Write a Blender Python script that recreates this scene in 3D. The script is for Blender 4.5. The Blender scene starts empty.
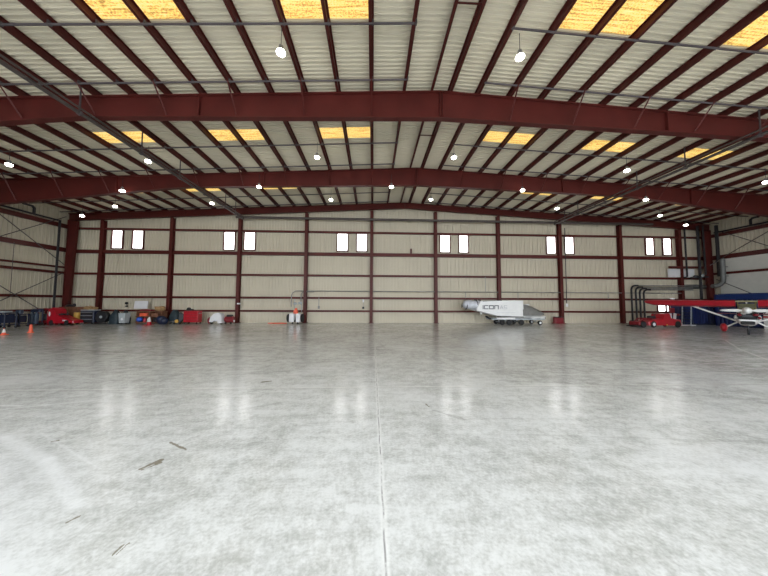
import bpy, math, random
from mathutils import Vector, Matrix
random.seed(7)
S = 0.85                       # working units are turned into metres at the end
scene = bpy.context.scene
COL = scene.collection
PI = math.pi

# ------------------------------------------------------------------ materials
def newmat(name):
    m = bpy.data.materials.new(name); m.use_nodes = True
    nt = m.node_tree
    return m, nt, nt.nodes['Principled BSDF']

def pos_node(nt):
    g = nt.nodes.new('ShaderNodeNewGeometry')
    v = nt.nodes.new('ShaderNodeVectorMath'); v.operation = 'SCALE'; v.inputs['Scale'].default_value = 1.0 / S
    nt.links.new(g.outputs['Position'], v.inputs[0])
    return v.outputs[0]

def mat(name, col, rough=.5, metal=0.0, var=.12, scale=3.0, bump=0.0, spec=.5, alpha=None):
    m, nt, b = newmat(name)
    tc = nt.nodes.new('ShaderNodeTexCoord')
    n = nt.nodes.new('ShaderNodeTexNoise'); n.inputs['Scale'].default_value = scale; n.inputs['Detail'].default_value = 4
    nt.links.new(tc.outputs['Object'], n.inputs['Vector'])
    r = nt.nodes.new('ShaderNodeValToRGB')
    c = [x for x in col]
    r.color_ramp.elements[0].position = .3; r.color_ramp.elements[1].position = .7
    r.color_ramp.elements[0].color = [max(0, x * (1 - var)) for x in c] + [1]
    r.color_ramp.elements[1].color = [min(1, x * (1 + var)) for x in c] + [1]
    nt.links.new(n.outputs['Fac'], r.inputs['Fac'])
    nt.links.new(r.outputs['Color'], b.inputs['Base Color'])
    b.inputs['Roughness'].default_value = rough; b.inputs['Metallic'].default_value = metal
    b.inputs['Specular IOR Level'].default_value = spec
    if bump:
        bp = nt.nodes.new('ShaderNodeBump'); bp.inputs['Strength'].default_value = bump; bp.inputs['Distance'].default_value = .02
        nt.links.new(n.outputs['Fac'], bp.inputs['Height']); nt.links.new(bp.outputs['Normal'], b.inputs['Normal'])
    return m

def emit(name, col, strength):
    m, nt, b = newmat(name)
    b.inputs['Base Color'].default_value = (*col, 1)
    b.inputs['Emission Color'].default_value = (*col, 1); b.inputs['Emission Strength'].default_value = strength
    return m

STEEL = mat('red_steel_paint', (.092, .016, .013), .45, var=.18, scale=.8, spec=.3)
STEEL2 = mat('red_purlin_paint', (.075, .015, .012), .5, var=.2, scale=.6, spec=.25)
DARKROD = mat('dark_grey_steel', (.10, .085, .09), .5, .3)
BLACKPIPE = mat('black_pipe_paint', (.018, .016, .02), .5)
GREYPIPE = mat('galvanised_conduit', (.30, .30, .29), .45, .5)
DULLPIPE = mat('sprinkler_pipe_paint', (.085, .07, .065), .5, .2)
SHEET = mat('cream_sheet_paint', (.61, .555, .44), .55, var=.05, scale=.35)
ROOFSHEET = mat('roof_sheet_paint', (.72, .665, .53), .5, var=.05, scale=.5)
LINER = mat('white_liner_paint', (.66, .65, .60), .5, var=.04)
WHITE = mat('white_gloss_paint', (.80, .80, .79), .25, var=.04)
WHITEP = mat('white_plastic', (.78, .78, .80), .45, var=.04)
SILVER = mat('silver_cover', (.62, .64, .70), .4, .1, var=.15, scale=4)
GREYCOV = mat('grey_canopy_cover', (.20, .20, .19), .55, var=.15)
TEXTG = mat('dark_grey_lettering', (.09, .095, .11), .5)
TEXTL = mat('light_grey_lettering', (.50, .51, .53), .5)
RED = mat('red_gloss_paint', (.46, .009, .022), .3, var=.12)
WINGRED = mat('red_wing_fabric', (.34, .009, .022), .35, var=.1)
DRED = mat('dark_red_paint', (.22, .012, .02), .4, var=.2)
ORANGE = mat('orange_plastic', (.85, .13, .06), .45)
CONEWHITE = mat('white_reflective_band', (.85, .85, .85), .4)
RUBBER = mat('black_rubber', (.016, .016, .017), .7)
DARK = mat('dark_metal', (.03, .032, .036), .45, .3)
NAVY = mat('navy_blue_paint', (.007, .014, .045), .45, var=.25)
BLUE = mat('blue_container_paint', (.003, .012, .085), .45, var=.15)
BLUEL = mat('blue_top_rail_paint', (.006, .028, .15), .45, var=.1)
STEELBLUE = mat('blue_grey_paint', (.05, .075, .12), .5, var=.3)
TARP = mat('dark_green_tarpaulin', (.018, .035, .045), .55, var=.4, scale=5, bump=.4)
WOOD = mat('plywood', (.20, .085, .045), .7, var=.3, scale=6)
BASKET = mat('tan_cardboard', (.36, .22, .10), .8, var=.3, scale=8)
YELLOW = mat('yellow_paint', (.62, .36, .07), .5)
LGREY = mat('light_grey_plastic', (.42, .46, .48), .5)
BALLBLUE = mat('bright_blue_plastic', (.03, .10, .50), .35)
GLASS = mat('smoked_windshield', (.10, .10, .06), .15)
OLIVE = mat('olive_frame_paint', (.20, .17, .07), .4)
CHROME = mat('bright_metal', (.6, .6, .6), .25, .8)
DUCT = mat('grey_sheet_duct', (.15, .155, .15), .5, .2)
WINGLOW = emit('daylit_window_glass', (1, .99, .98), 4.2)
LAMP = emit('lamp_lens', (1, .96, .86), 26)

def skylight_mat():
    m, nt, b = newmat('amber_skylight')
    p = pos_node(nt)
    mp = nt.nodes.new('ShaderNodeMapping'); mp.inputs['Scale'].default_value = (.9, 15, 1)
    nt.links.new(p, mp.inputs['Vector'])
    n = nt.nodes.new('ShaderNodeTexNoise'); n.inputs['Scale'].default_value = 1.0; n.inputs['Detail'].default_value = 3
    nt.links.new(mp.outputs[0], n.inputs['Vector'])
    mp2 = nt.nodes.new('ShaderNodeMapping'); mp2.inputs['Scale'].default_value = (16, 22, 1)
    nt.links.new(p, mp2.inputs['Vector'])
    n2 = nt.nodes.new('ShaderNodeTexNoise'); n2.inputs['Scale'].default_value = 1; n2.inputs['Detail'].default_value = 4
    nt.links.new(mp2.outputs[0], n2.inputs['Vector'])
    mx = nt.nodes.new('ShaderNodeMath'); mx.operation = 'ADD'
    m2 = nt.nodes.new('ShaderNodeMath'); m2.operation = 'MULTIPLY'; m2.inputs[1].default_value = .6
    m1 = nt.nodes.new('ShaderNodeMath'); m1.operation = 'MULTIPLY'; m1.inputs[1].default_value = .6
    nt.links.new(n.outputs['Fac'], m1.inputs[0]); nt.links.new(n2.outputs['Fac'], m2.inputs[0])
    nt.links.new(m1.outputs[0], mx.inputs[0]); nt.links.new(m2.outputs[0], mx.inputs[1])
    r = nt.nodes.new('ShaderNodeValToRGB')
    e = r.color_ramp.elements
    e[0].position = .50; e[0].color = (.33, .16, .03, 1)
    e[1].position = .76; e[1].color = (1.0, .84, .38, 1)
    k = e.new(.585); k.color = (.98, .60, .13, 1)
    nt.links.new(mx.outputs[0], r.inputs['Fac'])
    nt.links.new(r.outputs['Color'], b.inputs['Emission Color'])
    b.inputs['Emission Strength'].default_value = 1.05
    b.inputs['Base Color'].default_value = (.4, .3, .1, 1)
    return m
SKYL = skylight_mat()

def floor_mat():
    m, nt, b = newmat('polished_concrete')
    L = nt.links.new; N = nt.nodes.new
    p = pos_node(nt)
    def noise(scale, vec=None, detail=6, rough=.6, dist=0):
        n = N('ShaderNodeTexNoise'); n.inputs['Scale'].default_value = scale; n.inputs['Detail'].default_value = detail
        n.inputs['Roughness'].default_value = rough; n.inputs['Distortion'].default_value = dist
        L(vec or p, n.inputs['Vector']); return n.outputs['Fac']
    def math_(op, a, b_, c=None):
        n = N('ShaderNodeMath'); n.operation = op
        for i, v in enumerate((a, b_, c)):
            if v is None: continue
            if isinstance(v, (int, float)): n.inputs[i].default_value = v
            else: L(v, n.inputs[i])
        return n.outputs[0]
    def ramp(v, a, b_, lo=0, hi=1):
        n = N('ShaderNodeMapRange'); n.interpolation_type = 'SMOOTHSTEP'
        n.inputs['From Min'].default_value = a; n.inputs['From Max'].default_value = b_
        n.inputs['To Min'].default_value = lo; n.inputs['To Max'].default_value = hi
        L(v, n.inputs['Value']); return n.outputs[0]
    def mixc(f, a, b_):
        n = N('ShaderNodeMix'); n.data_type = 'RGBA'
        if isinstance(f, (int, float)): n.inputs['Factor'].default_value = f
        else: L(f, n.inputs['Factor'])
        for s, v in ((n.inputs[6], a), (n.inputs[7], b_)):
            if isinstance(v, tuple): s.default_value = (*v, 1)
            else: L(v, s)
        return n.outputs[2]
    n1 = noise(.45, detail=8, rough=.65, dist=.6)
    n2 = noise(3.2, detail=8, rough=.7)
    mp = N('ShaderNodeMapping'); mp.inputs['Rotation'].default_value = (0, 0, .35); mp.inputs['Scale'].default_value = (.8, 5, 1)
    L(p, mp.inputs['Vector'])
    n3 = noise(.9, mp.outputs[0], 6, .7)
    n4 = noise(26, detail=3)
    v = math_('MULTIPLY_ADD', n2, .4, math_('MULTIPLY', n1, .45))
    v = math_('MULTIPLY_ADD', n3, .25, v)
    v = math_('MULTIPLY_ADD', n4, .22, math_('MULTIPLY_ADD', noise(9, detail=6, rough=.75, dist=.4), .25, math_('MULTIPLY', v, .72)))
    c = mixc(ramp(v, .50, .72), (.40, .405, .38), (.69, .70, .685))
    # broad smears of lighter efflorescence
    c = mixc(ramp(noise(.22, detail=3), .5, .7, 0, .4), c, (.76, .77, .78))
    sep = N('ShaderNodeSeparateXYZ'); L(p, sep.inputs[0])
    X, Y = sep.outputs[0], sep.outputs[1]
    wob = noise(1.5, detail=2)
    def line_mask(coord, at, w, wobble=.0):
        d = math_('ABSOLUTE', math_('SUBTRACT', math_('MULTIPLY_ADD', math_('SUBTRACT', wob, .5), wobble, coord), at), 0)
        return ramp(d, w, w * .4)
    def seg(a, b_, w, amp=.0, soft=.5):
        # distance to a segment a-b with a noisy edge
        ax, ay = a; bx_, by_ = b_; dx, dy = bx_ - ax, by_ - ay; l2 = dx * dx + dy * dy
        px = math_('SUBTRACT', X, ax); py = math_('SUBTRACT', Y, ay)
        t = math_('DIVIDE', math_('ADD', math_('MULTIPLY', px, dx), math_('MULTIPLY', py, dy)), l2)
        cl = N('ShaderNodeClamp'); L(t, cl.inputs[0]); t = cl.outputs[0]
        qx = math_('SUBTRACT', px, math_('MULTIPLY', t, dx)); qy = math_('SUBTRACT', py, math_('MULTIPLY', t, dy))
        d = math_('SQRT', math_('ADD', math_('MULTIPLY', qx, qx), math_('MULTIPLY', qy, qy)), 0)
        if amp: d = math_('MULTIPLY_ADD', math_('SUBTRACT', n2, .5), amp, d)
        return ramp(d, w, w * soft)
    # contraction joints
    for at in (.12, -31.0, 35.0):
        c = mixc(math_('MULTIPLY', line_mask(X, at, .05, .04), .45), c, (.82, .82, .80))
        c = mixc(math_('MULTIPLY', math_('MULTIPLY', line_mask(X, at, .012, .05), ramp(n2, .42, .6)), .75), c, (.17, .17, .16))
    for at in (6.92, 14.05, 21.2, -.2):
        c = mixc(math_('MULTIPLY', line_mask(Y, at, .035, .03), .5), c, (.82, .82, .77))
        c = mixc(math_('MULTIPLY', line_mask(Y, at - .05, .02, .03), .35), c, (.2, .2, .19))
    # dark scuffs and patches of their own shape
    for a, q, w in (((-2.97, 3.68), (-2.87, 3.86), .045), ((-2.93, 3.66), (-2.82, 3.80), .02), ((-2.96, 7.45), (-2.78, 7.52), .075),
                    ((-2.96, 2.84), (-2.93, 2.9), .02), ((-2.19, 2.47), (-2.19, 2.57), .012), ((-2.165, 2.48), (-2.16, 2.58), .01),
                    ((-3.08, 4.33), (-2.71, 4.12), .028), ((1.14, 5.76), (1.17, 5.6), .02),
                    ((-4.9, 4.42), (-4.85, 4.44), .03)):
        c = mixc(math_('MULTIPLY', seg(a, q, w * .9, .14), .75), c, (.16, .13, .075))
    # pale rubbed arcs
    for a, q, w, f in (((-7.2, 5.1), (-5.8, 4.58), .13, .35), ((-5.8, 4.58), (-4.4, 3.92), .13, .4), ((-4.4, 3.92), (-3.1, 3.05), .12, .4), ((-5.4, 4.7), (-3.5, 3.7), .03, .3), 
                       ((-10.5, 6.2), (-7.2, 5.9), .05, .55), ((-7.3, 5.75), (-6.0, 6.2), .06, .35), ((-12, 9.4), (-7, 7.6), .05, .3)):
        c = mixc(math_('MULTIPLY', seg(a, q, w, .15, .1), f), c, (.86, .87, .87))
    # painted guide lines near the light aircraft
    for a, q, w, f in (((12.8, 8.9), (11.6, 13.2), .07, .65), ((21.2, 15.3), (17.6, 12.2), .07, .6), ((17.6, 12.2), (15.3, 9.8), .07, .6), ((11.6, 13.2), (8.5, 15.0), .05, .4),
                       ((9.0, 9.4), (4.5, 11.6), .03, .35)):
        c = mixc(math_('MULTIPLY', seg(a, q, w, .05, .4), f), c, (.85, .85, .80))
    # tyre rubber
    for a, q, w, f in (((5.2, 8.8), (12.5, 8.1), .09, .30), ((1.2, 5.45), (1.7, 4.98), .05, .3), ((1.7, 4.98), (2.9, 5.0), .04, .25), ((-2.6, 5.6), (-1.4, 6.2), .05, .2), ((2.4, 4.4), (6.5, 4.0), .05, .2), ((-6.5, 7.6), (-2.5, 8.6), .06, .2), ((3.5, 7.4), (7.2, 6.8), .08, .25), ((-9, 11.2), (-3.5, 10.8), .12, .25), ((-14, 12.8), (-9.6, 11.6), .16, .3)):
        c = mixc(math_('MULTIPLY', seg(a, q, w, .2, .1), f), c, (.22, .22, .20))
    L(c, b.inputs['Base Color'])
    L(ramp(math_('MULTIPLY_ADD', n3, .5, math_('MULTIPLY', n2, .5)), .35, .65, .12, .24), b.inputs['Roughness'])
    b.inputs['Specular IOR Level'].default_value = .5
    bp = N('ShaderNodeBump'); bp.inputs['Strength'].default_value = .22; bp.inputs['Distance'].default_value = .012
    L(math_('MULTIPLY_ADD', n2, .6, math_('MULTIPLY', n1, .8)), bp.inputs['Height']); L(bp.outputs['Normal'], b.inputs['Normal'])
    return m
FLOOR = floor_mat()

# ------------------------------------------------------------------ mesh builder
class MB:
    def __init__(s): s.v = []; s.f = []
    def add(s, vs, fs):
        o = len(s.v); s.v += [tuple(v) for v in vs]; s.f += [tuple(i + o for i in f) for f in fs]; return s
    def box(s, c, d, rz=0, rx=0, ry=0, taper=1.0):
        hx, hy, hz = d[0] / 2, d[1] / 2, d[2] / 2
        M = Matrix.Translation(c) @ Matrix.Rotation(rz, 4, 'Z') @ Matrix.Rotation(ry, 4, 'Y') @ Matrix.Rotation(rx, 4, 'X')
        vs = [M @ Vector((x * hx * (taper if z > 0 else 1), y * hy * (taper if z > 0 else 1), z * hz)) for z in (-1, 1) for x, y in ((-1, -1), (1, -1), (1, 1), (-1, 1))]
        return s.add(vs, [(3, 2, 1, 0), (4, 5, 6, 7), (0, 1, 5, 4), (1, 2, 6, 5), (2, 3, 7, 6), (3, 0, 4, 7)])
    def span(s, a, b):
        return s.box([(a[i] + b[i]) / 2 for i in range(3)], [abs(b[i] - a[i]) for i in range(3)])
    def bbox(s, c, d, r=.05, rz=0):
        # box with chamfered edges (rounded outline in plan, chamfer top and bottom)
        hx, hy, hz = d[0] / 2, d[1] / 2, d[2] / 2; r = min(r, hx * .9, hy * .9, hz * .9)
        M = Matrix.Translation(c) @ Matrix.Rotation(rz, 4, 'Z')
        def ring(ix, z):
            x, y = hx - ix, hy - ix; q = r
            return [M @ Vector(p + (z,)) for p in ((-x + q, -y), (x - q, -y), (x, -y + q), (x, y - q), (x - q, y), (-x + q, y), (-x, y - q), (-x, -y + q))]
        return s.loft([ring(r * .6, -hz), ring(0, -hz + r * .6), ring(0, hz - r * .6), ring(r * .6, hz)])
    def loft(s, loops, caps=True, closed=True):
        n = len(loops[0]); vs = [v for l in loops for v in l]; fs = []
        for i in range(len(loops) - 1):
            for j in range(n if closed else n - 1):
                k = (j + 1) % n
                fs.append((i * n + j, i * n + k, (i + 1) * n + k, (i + 1) * n + j))
        if caps: fs.append(tuple(reversed(range(n)))); fs.append(tuple(range((len(loops) - 1) * n, len(loops) * n)))
        return s.add(vs, fs)
    def tube(s, pts, r, seg=8):
        pts = [Vector(p) for p in pts]; loops = []
        rs = r if isinstance(r, (list, tuple)) else [r] * len(pts)
        up = None
        for i, p in enumerate(pts):
            d = (pts[min(i + 1, len(pts) - 1)] - pts[max(i - 1, 0)]).normalized()
            if up is None: up = Vector((0, 0, 1)) if abs(d.z) < .9 else Vector((1, 0, 0))
            a = d.cross(up).normalized(); b = a.cross(d).normalized(); up = b
            loops.append([p + (a * math.cos(t) + b * math.sin(t)) * rs[i] for t in (2 * PI * k / seg for k in range(seg))])
        return s.loft(loops)
    def prism(s, pts, axis, a, b):
        def P(u, v, w): return {'x': (w, u, v), 'y': (u, w, v), 'z': (u, v, w)}[axis]
        return s.loft([[P(u, v, a) for u, v in pts], [P(u, v, b) for u, v in pts]])
    def lathe(s, prof, c=(0, 0, 0), axis='z', seg=16):
        loops = []
        for r, h in prof:
            l = []
            for k in range(seg):
                t = 2 * PI * k / seg; x, y = r * math.cos(t), r * math.sin(t)
                q = {'z': (x, y, h), 'y': (x, h, y), 'x': (h, x, y)}[axis]
                l.append((c[0] + q[0], c[1] + q[1], c[2] + q[2]))
            loops.append(l)
        return s.loft(loops)
    def ell(s, c, r, seg=14, rings=8, zmin=-1):
        prof = []
        for i in range(rings + 1):
            t = -PI / 2 + PI * i / rings
            z = math.sin(t)
            if z < zmin: continue
            prof.append((max(.001, math.cos(t)), z))
        loops = [[(c[0] + r[0] * q * math.cos(2 * PI * k / seg), c[1] + r[1] * q * math.sin(2 * PI * k / seg), c[2] + r[2] * z) for k in range(seg)] for q, z in prof]
        return s.loft(loops)
    def build(s, name, m, parent=None, smooth=False, loc=None, label=None):
        me = bpy.data.meshes.new(name); me.from_pydata(s.v, [], s.f); me.update()
        me.materials.append(m)
        if smooth:
            for p in me.polygons: p.use_smooth = True
            try: me.set_sharp_from_angle(angle=math.radians(40))
            except Exception: pass
        o = bpy.data.objects.new(name, me); COL.objects.link(o)
        if parent: o.parent = parent
        if loc: o.location = loc
        if label: o['label'] = label
        return o

def tag(o, label, cat, group=None, kind=None):
    o['label'] = label; o['category'] = cat
    if group: o['group'] = group
    if kind: o['kind'] = kind
    return o
def empty(name, loc, rz=0, label=None, cat=None, group=None):
    o = bpy.data.objects.new(name, None); COL.objects.link(o); o.location = loc; o.rotation_euler = (0, 0, rz)
    if label: tag(o, label, cat, group)
    return o
def struct(o): o['kind'] = 'structure'; return o
def copy_tree(o, parent=None):
    c = o.copy(); COL.objects.link(c)
    if parent: c.parent = parent
    for ch in [x for x in bpy.data.objects if x.parent == o]: copy_tree(ch, c)
    return c
ORD = ['first', 'second', 'third', 'fourth', 'fifth', 'sixth', 'seventh', 'eighth', 'ninth', 'tenth', 'eleventh', 'twelfth', 'thirteenth',
       'fourteenth', 'fifteenth', 'sixteenth', 'seventeenth', 'eighteenth', 'nineteenth', 'twentieth', 'twenty-first']

# ------------------------------------------------------------------ shell
XL, XRT, YB, YF, RIDGE = -31.75, 38.6, 28.75, -3.2, 3.43
def roofz(x): return 12.957 - .0531 * abs(x - RIDGE)
SH = .34     # sheet above the purlin undersides

struct(MB().box(((XL + XRT) / 2, (YB + YF) / 2, -.15), (XRT - XL + 1, YB - YF + .6, .3)).build('floor', FLOOR))
APRON = mat('apron_concrete', (.50, .50, .49), .8, var=.08, scale=.3)
struct(MB().box((3.4, YF - 35.3, -.17), (170, 70, .3)).build('floor_apron', APRON))

def ribbed(length, pitch=.30, ribw=.07, depth=.075):
    """profile of a ribbed sheet: (position, offset) pairs; offset is away from the room"""
    out = []; n = int(length / pitch) + 1
    for i in range(n):
        a = i * pitch
        out += [(a, 0), (a + .012, -depth), (a + ribw, -depth), (a + ribw + .012, 0)]
        out += [(a + pitch * .6, 0), (a + pitch * .6 + .01, -.012), (a + pitch * .6 + .035, -.012), (a + pitch * .6 + .045, 0)]
    return [p for p in out if p[0] <= length] + [(length, 0)]

# ceiling: two slopes of ribbed sheet, ribs run across the building (ribs stand down into the room)
m = MB(); prof = ribbed(YB - YF + .2, .215, .04, .075)
for y, o in [(None, None)]: pass
pts = [(YF + p, o) for p, o in prof]
xs = [XL - .2, RIDGE, XRT + .2]
loops = []
for x in xs: loops.append([(x, y, roofz(x) + SH + o * .8) for y, o in pts])
m.loft(loops, caps=False, closed=False)
loops = [[(x, y, roofz(x) + SH + .12) for y in (YF, YB + .2)] for x in xs]
m.loft(loops, caps=False, closed=False)
struct(m.build('ceiling', ROOFSHEET))

def wall_sheet(name, fn, length, h_fn, material, thick=.15):
    """fn(s, off, z) -> point; ribs vertical"""
    m = MB(); lo = []; hi = []
    for p, o in ribbed(length):
        lo.append(fn(p, -o, 0)); hi.append(fn(p, -o, h_fn(p)))
    m.loft([lo, hi], caps=False, closed=False)
    n = 8; m.loft([[fn(length * k / n, -thick, -.1) for k in range(n + 1)], [fn(length * k / n, -thick, h_fn(length * k / n)) for k in range(n + 1)]], caps=False, closed=False)
    return struct(m.build(name, material))
wall_sheet('wall_back', lambda s_, o, z: (XL + s_, YB - o * .8, z), XRT - XL, lambda s_: roofz(XL + s_) + SH + .05, SHEET)
# ridge point of the back wall falls between ribs; the sheet tops meet the ceiling closely enough
wall_sheet('wall_left', lambda s_, o, z: (XL + o * .8, YF + s_, z), YB - YF, lambda s_: roofz(XL) + SH + .05, SHEET)
wall_sheet('wall_right', lambda s_, o, z: (XRT - o * .8, YF + s_, z), YB - YF, lambda s_: roofz(XRT) + SH + .05, SHEET)
# front wall with the wide hangar door opening behind the camera
DOORH = 10.6; DX0, DX1 = -26.0, 33.0
m = MB()
m.loft([[(x, YF, DOORH), (x, YF - .2, DOORH), (x, YF - .2, roofz(x) + SH + .1), (x, YF, roofz(x) + SH + .1)] for x in (XL, RIDGE, XRT)])
m.span((XL, YF - .2, 0), (DX0, YF, DOORH)); m.span((DX1, YF - .2, 0), (XRT, YF, DOORH))
struct(m.build('wall_front', SHEET))

# windows in the back wall
wx = [(-27.34, -26.21), (-25.27, -24.12), (-15.84, -14.72), (-13.72, -12.6), (-3.89, -2.78), (-1.78, -.68), (7.34, 8.42), (9.43, 10.45),
      (19.34, 20.37), (21.46, 22.45), (30.9, 31.83), (32.94, 33.9)]
def window(n, x0, x1, z0, z1):
    y = YB - .10; t = .11
    e = empty('window_%d' % n, ((x0 + x1) / 2, y, z0)); struct(e)
    w = x1 - x0; h = z1 - z0
    f = MB(); f.span((-w / 2 - t, -.06, -t), (w / 2 + t, .1, 0)); f.span((-w / 2 - t, -.06, h), (w / 2 + t, .1, h + t))
    f.span((-w / 2 - t, -.06, 0), (-w / 2, .1, h)); f.span((w / 2, -.06, 0), (w / 2 + t, .1, h))
    f.build('window_frame', STEEL, e)
    MB().box((0, .03, h / 2), (w, .03, h)).build('window_pane', WINGLOW, e)
for i, (a, b_) in enumerate(wx): window(i + 1, a + (.12 if i < 2 else .04), b_ - .04, 7.75, 9.58)
window(13, 32.0, 32.82, 1.15, 2.15)
window(14, 32.98, 33.2, 1.15, 2.15)

# ------------------------------------------------------------------ rigid frames
def ipoly(m, tops, y, webt=.05, fw=.32, ft=.06):
    """tops: list of ((x,z) outer, (x,z) inner) pairs; web + two flanges centred on y"""
    m.loft([[(a[0], y - webt / 2, a[1]), (b[0], y - webt / 2, b[1]), (b[0], y + webt / 2, b[1]), (a[0], y + webt / 2, a[1])] for a, b in tops])
    for w in (0, 1):
        loops = []
        for a, b in tops:
            p, q = (a, b) if w == 0 else (b, a)
            d = Vector((q[0] - p[0], q[1] - p[1])).normalized() * ft
            loops.append([(p[0], y - fw / 2, p[1]), (p[0] + d.x, y - fw / 2, p[1] + d.y), (p[0] + d.x, y + fw / 2, p[1] + d.y), (p[0], y + fw / 2, p[1])])
        m.loft(loops)
def lerp_tab(t, tab):
    for (a, va), (b, vb) in zip(tab, tab[1:]):
        if t <= b: return va + (vb - va) * (t - a) / (b - a)
    return tab[-1][1]
PUR_L = [RIDGE - .47] + [1.53 - 1.665 * k for k in range(20)]
PUR_R = [RIDGE + .47] + [5.33 + 1.665 * k for k in range(20)]
def frame(y, label, tab, col_top, col_base, fw=.34, braces=True, off=.35):
    e = empty('roof_frame', (RIDGE, y, 0), 0, label, 'roof beam', 'tapered red roof frames')
    x0, x1 = XL + off, XRT - off
    m = MB(); secs = []
    n = 40
    for i in range(n + 1):
        x = x0 + (x1 - x0) * i / n
        if abs(x - RIDGE) < .9: x = RIDGE
        d = lerp_tab(abs(x - RIDGE), tab)
        secs.append(((x - RIDGE, roofz(x)), (x - RIDGE, roofz(x) - d)))
    ipoly(m, secs, 0, fw=fw)
    for px in (RIDGE - .06, RIDGE + .06, RIDGE - 12, RIDGE + 12, RIDGE - 23, RIDGE + 23):       # splice plates
        d = lerp_tab(abs(px - RIDGE), tab)
        m.span((px - RIDGE - .03, -fw / 2, roofz(px) - d), (px - RIDGE + .03, fw / 2, roofz(px)))
    m.build('rafter', STEEL, e)
    for sgn in (-1, 1):
        c = MB(); xe = (x0 if sgn < 0 else x1) - RIDGE
        zt = roofz(x0 if sgn < 0 else x1) - lerp_tab(abs(xe), tab)
        ipoly(c, [((xe, 0), (xe - sgn * col_base, 0)), ((xe, zt), (xe - sgn * col_top, zt))], 0, fw=fw)
        c.span((xe - sgn * (col_base + .1), -fw / 2 - .08, 0), (xe + sgn * .02, fw / 2 + .08, .05))
        c.build('frame_column', STEEL, e)
    if braces:
        for L_ in (PUR_L, PUR_R):
            for k in range(2, len(L_) - 2, 2):
                x = L_[k]; d = lerp_tab(abs(x - RIDGE), tab)
                b = MB()
                for s_ in (-1, 1):
                    a = Vector((x - RIDGE, s_ * .95, roofz(x) + .03)); q = Vector((x - RIDGE, s_ * .05, roofz(x) - d + .15))
                    b.tube([a, q], .04, 4)
                b.build('flange_brace', STEEL, e)
    return e
TAB = [(0, 1.42), (18, 1.03), (27, 1.62), (36, 2.15)]
frame(12.99, 'nearest red tapered roof frame crossing the whole picture', TAB, 2.0, .8)
frame(20.74, 'second red tapered roof frame, between the nearest one and the back wall', TAB, 2.0, .8)
frame(28.15, 'slim red end frame tight against the back wall', [(0, .62), (36, .72)], .86, .52, .28, False, .64)
frame(5.23, 'red roof frame above the camera just out of view', TAB, 2.0, .8)
frame(-2.6, 'red roof frame over the hangar door behind the camera', TAB, 2.0, .8)

# purlins : Z sections running the depth of the hangar
def purlin_mesh():
    m = MB(); y0, y1 = YF + .3, YB - .15
    m.span((-.02, y0, 0), (.02, y1, .27)); m.span((-.10, y0, 0), (0, y1, .02)); m.span((0, y0, .25), (.10, y1, .27)); m.span((-.10, y0, 0), (-.085, y1, .045))
    return m
pm = purlin_mesh().build('roof_purlin', STEEL2)
first = True
for side, L_ in (('left', PUR_L), ('right', PUR_R)):
    for k, x in enumerate(L_):
        if x < XL + .5 or x > XRT - .5: continue
        o = pm if first else pm.copy()
        if not first: COL.objects.link(o)
        first = False
        o.location = (x, 0, roofz(x) + .005)
        if side == 'right': o.scale = (-1, 1, 1)
        tag(o, 'dark red roof purlin, %s from the ridge on the %s slope' % (ORD[k], side), 'purlin', 'roof purlins')

# bridging rods across the purlins
def rod(x0, x1, y, label):
    m = MB(); m.tube([(x0, y, roofz(x0) - .02), (x1, y, roofz(x1) - .02)], .042, 6)
    for L_ in (PUR_L, PUR_R):
        for x in L_:
            if x0 - .1 < x < x1 + .1: m.box((x + .06, y, roofz(x) + .03), (.05, .14, .14))
    tag(m.build('bridging_rod', DARKROD), label, 'bracing rod', 'rods tying the purlins')
for y, w in ((9.56, 'nearest rod row'), (12.13, 'rod row just in front of the nearest frame'), (17.17, 'rod row in mid bay past the nearest frame'),
             (19.9, 'rod row just in front of the second frame'), (25.15, 'rod row in mid bay next to the back wall'), (27.5, 'rod row just in front of the end frame')):
    rod(XL + .4, 1.53, y, 'dark grey %s, left slope' % w)
    rod(5.33, XRT - .4, y, 'dark grey %s, right slope' % w)
for y, w in ((8.95, 'nearest'), (16.6, 'middle'), (24.4, 'farthest')):
    m = MB().tube([(PUR_L[0], y, roofz(3) + .1), (PUR_R[0] + .5 - .5, y, roofz(3.9) + .1)], .035, 6)
    tag(m.build('ridge_tie', STEEL2), 'short red tie between the two ridge purlins, the %s of three' % w, 'bracing rod', 'ridge ties')

# skylights : translucent ribbed panels just under the sheet
def skylight(x0, x1, y0, y1, label):
    m = MB()
    xm = (x0 + x1) / 2
    for a, b_ in ((x0 + .1, xm - .03), (xm + .03, x1 - .1)):
        pts = []
        n = int((y1 - y0) / .16)
        for i in range(n + 1):
            y = y0 + (y1 - y0) * i / n
            pts.append((y, -.012 if i % 2 else 0))
        m.loft([[(x, y, roofz(x) + SH - .062 + o) for y, o in pts] for x in (a, b_)], caps=False, closed=False)
    tag(m.build('skylight', SKYL), label, 'skylight', 'amber roof skylights')
P_ = {}
cols = [(-30.1, -26.77, 'far left'), (-23.445, -20.115, 'left outer'), (-16.785, -13.455, 'left'), (-10.125, -6.795, 'centre left'), (-3.465, -.135, 'centre'),
        (6.995, 10.325, 'centre right'), (13.655, 16.985, 'right'), (20.315, 23.645, 'right outer'), (28.64, 31.97, 'far right')]
for y0, y1, row, use in ((8.35, 9.64, 'nearest row', (3, 4, 5, 6)), (15.95, 17.02, 'row between the two near frames', (2, 3, 4, 5, 6, 7)),
                         (23.15, 24.35, 'row next to the back wall', (1, 2, 3, 6, 7, 8))):
    for i in use:
        skylight(cols[i][0], cols[i][1], y0, y1, 'yellow translucent roof skylight, %s, %s position' % (row, cols[i][2]))

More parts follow.
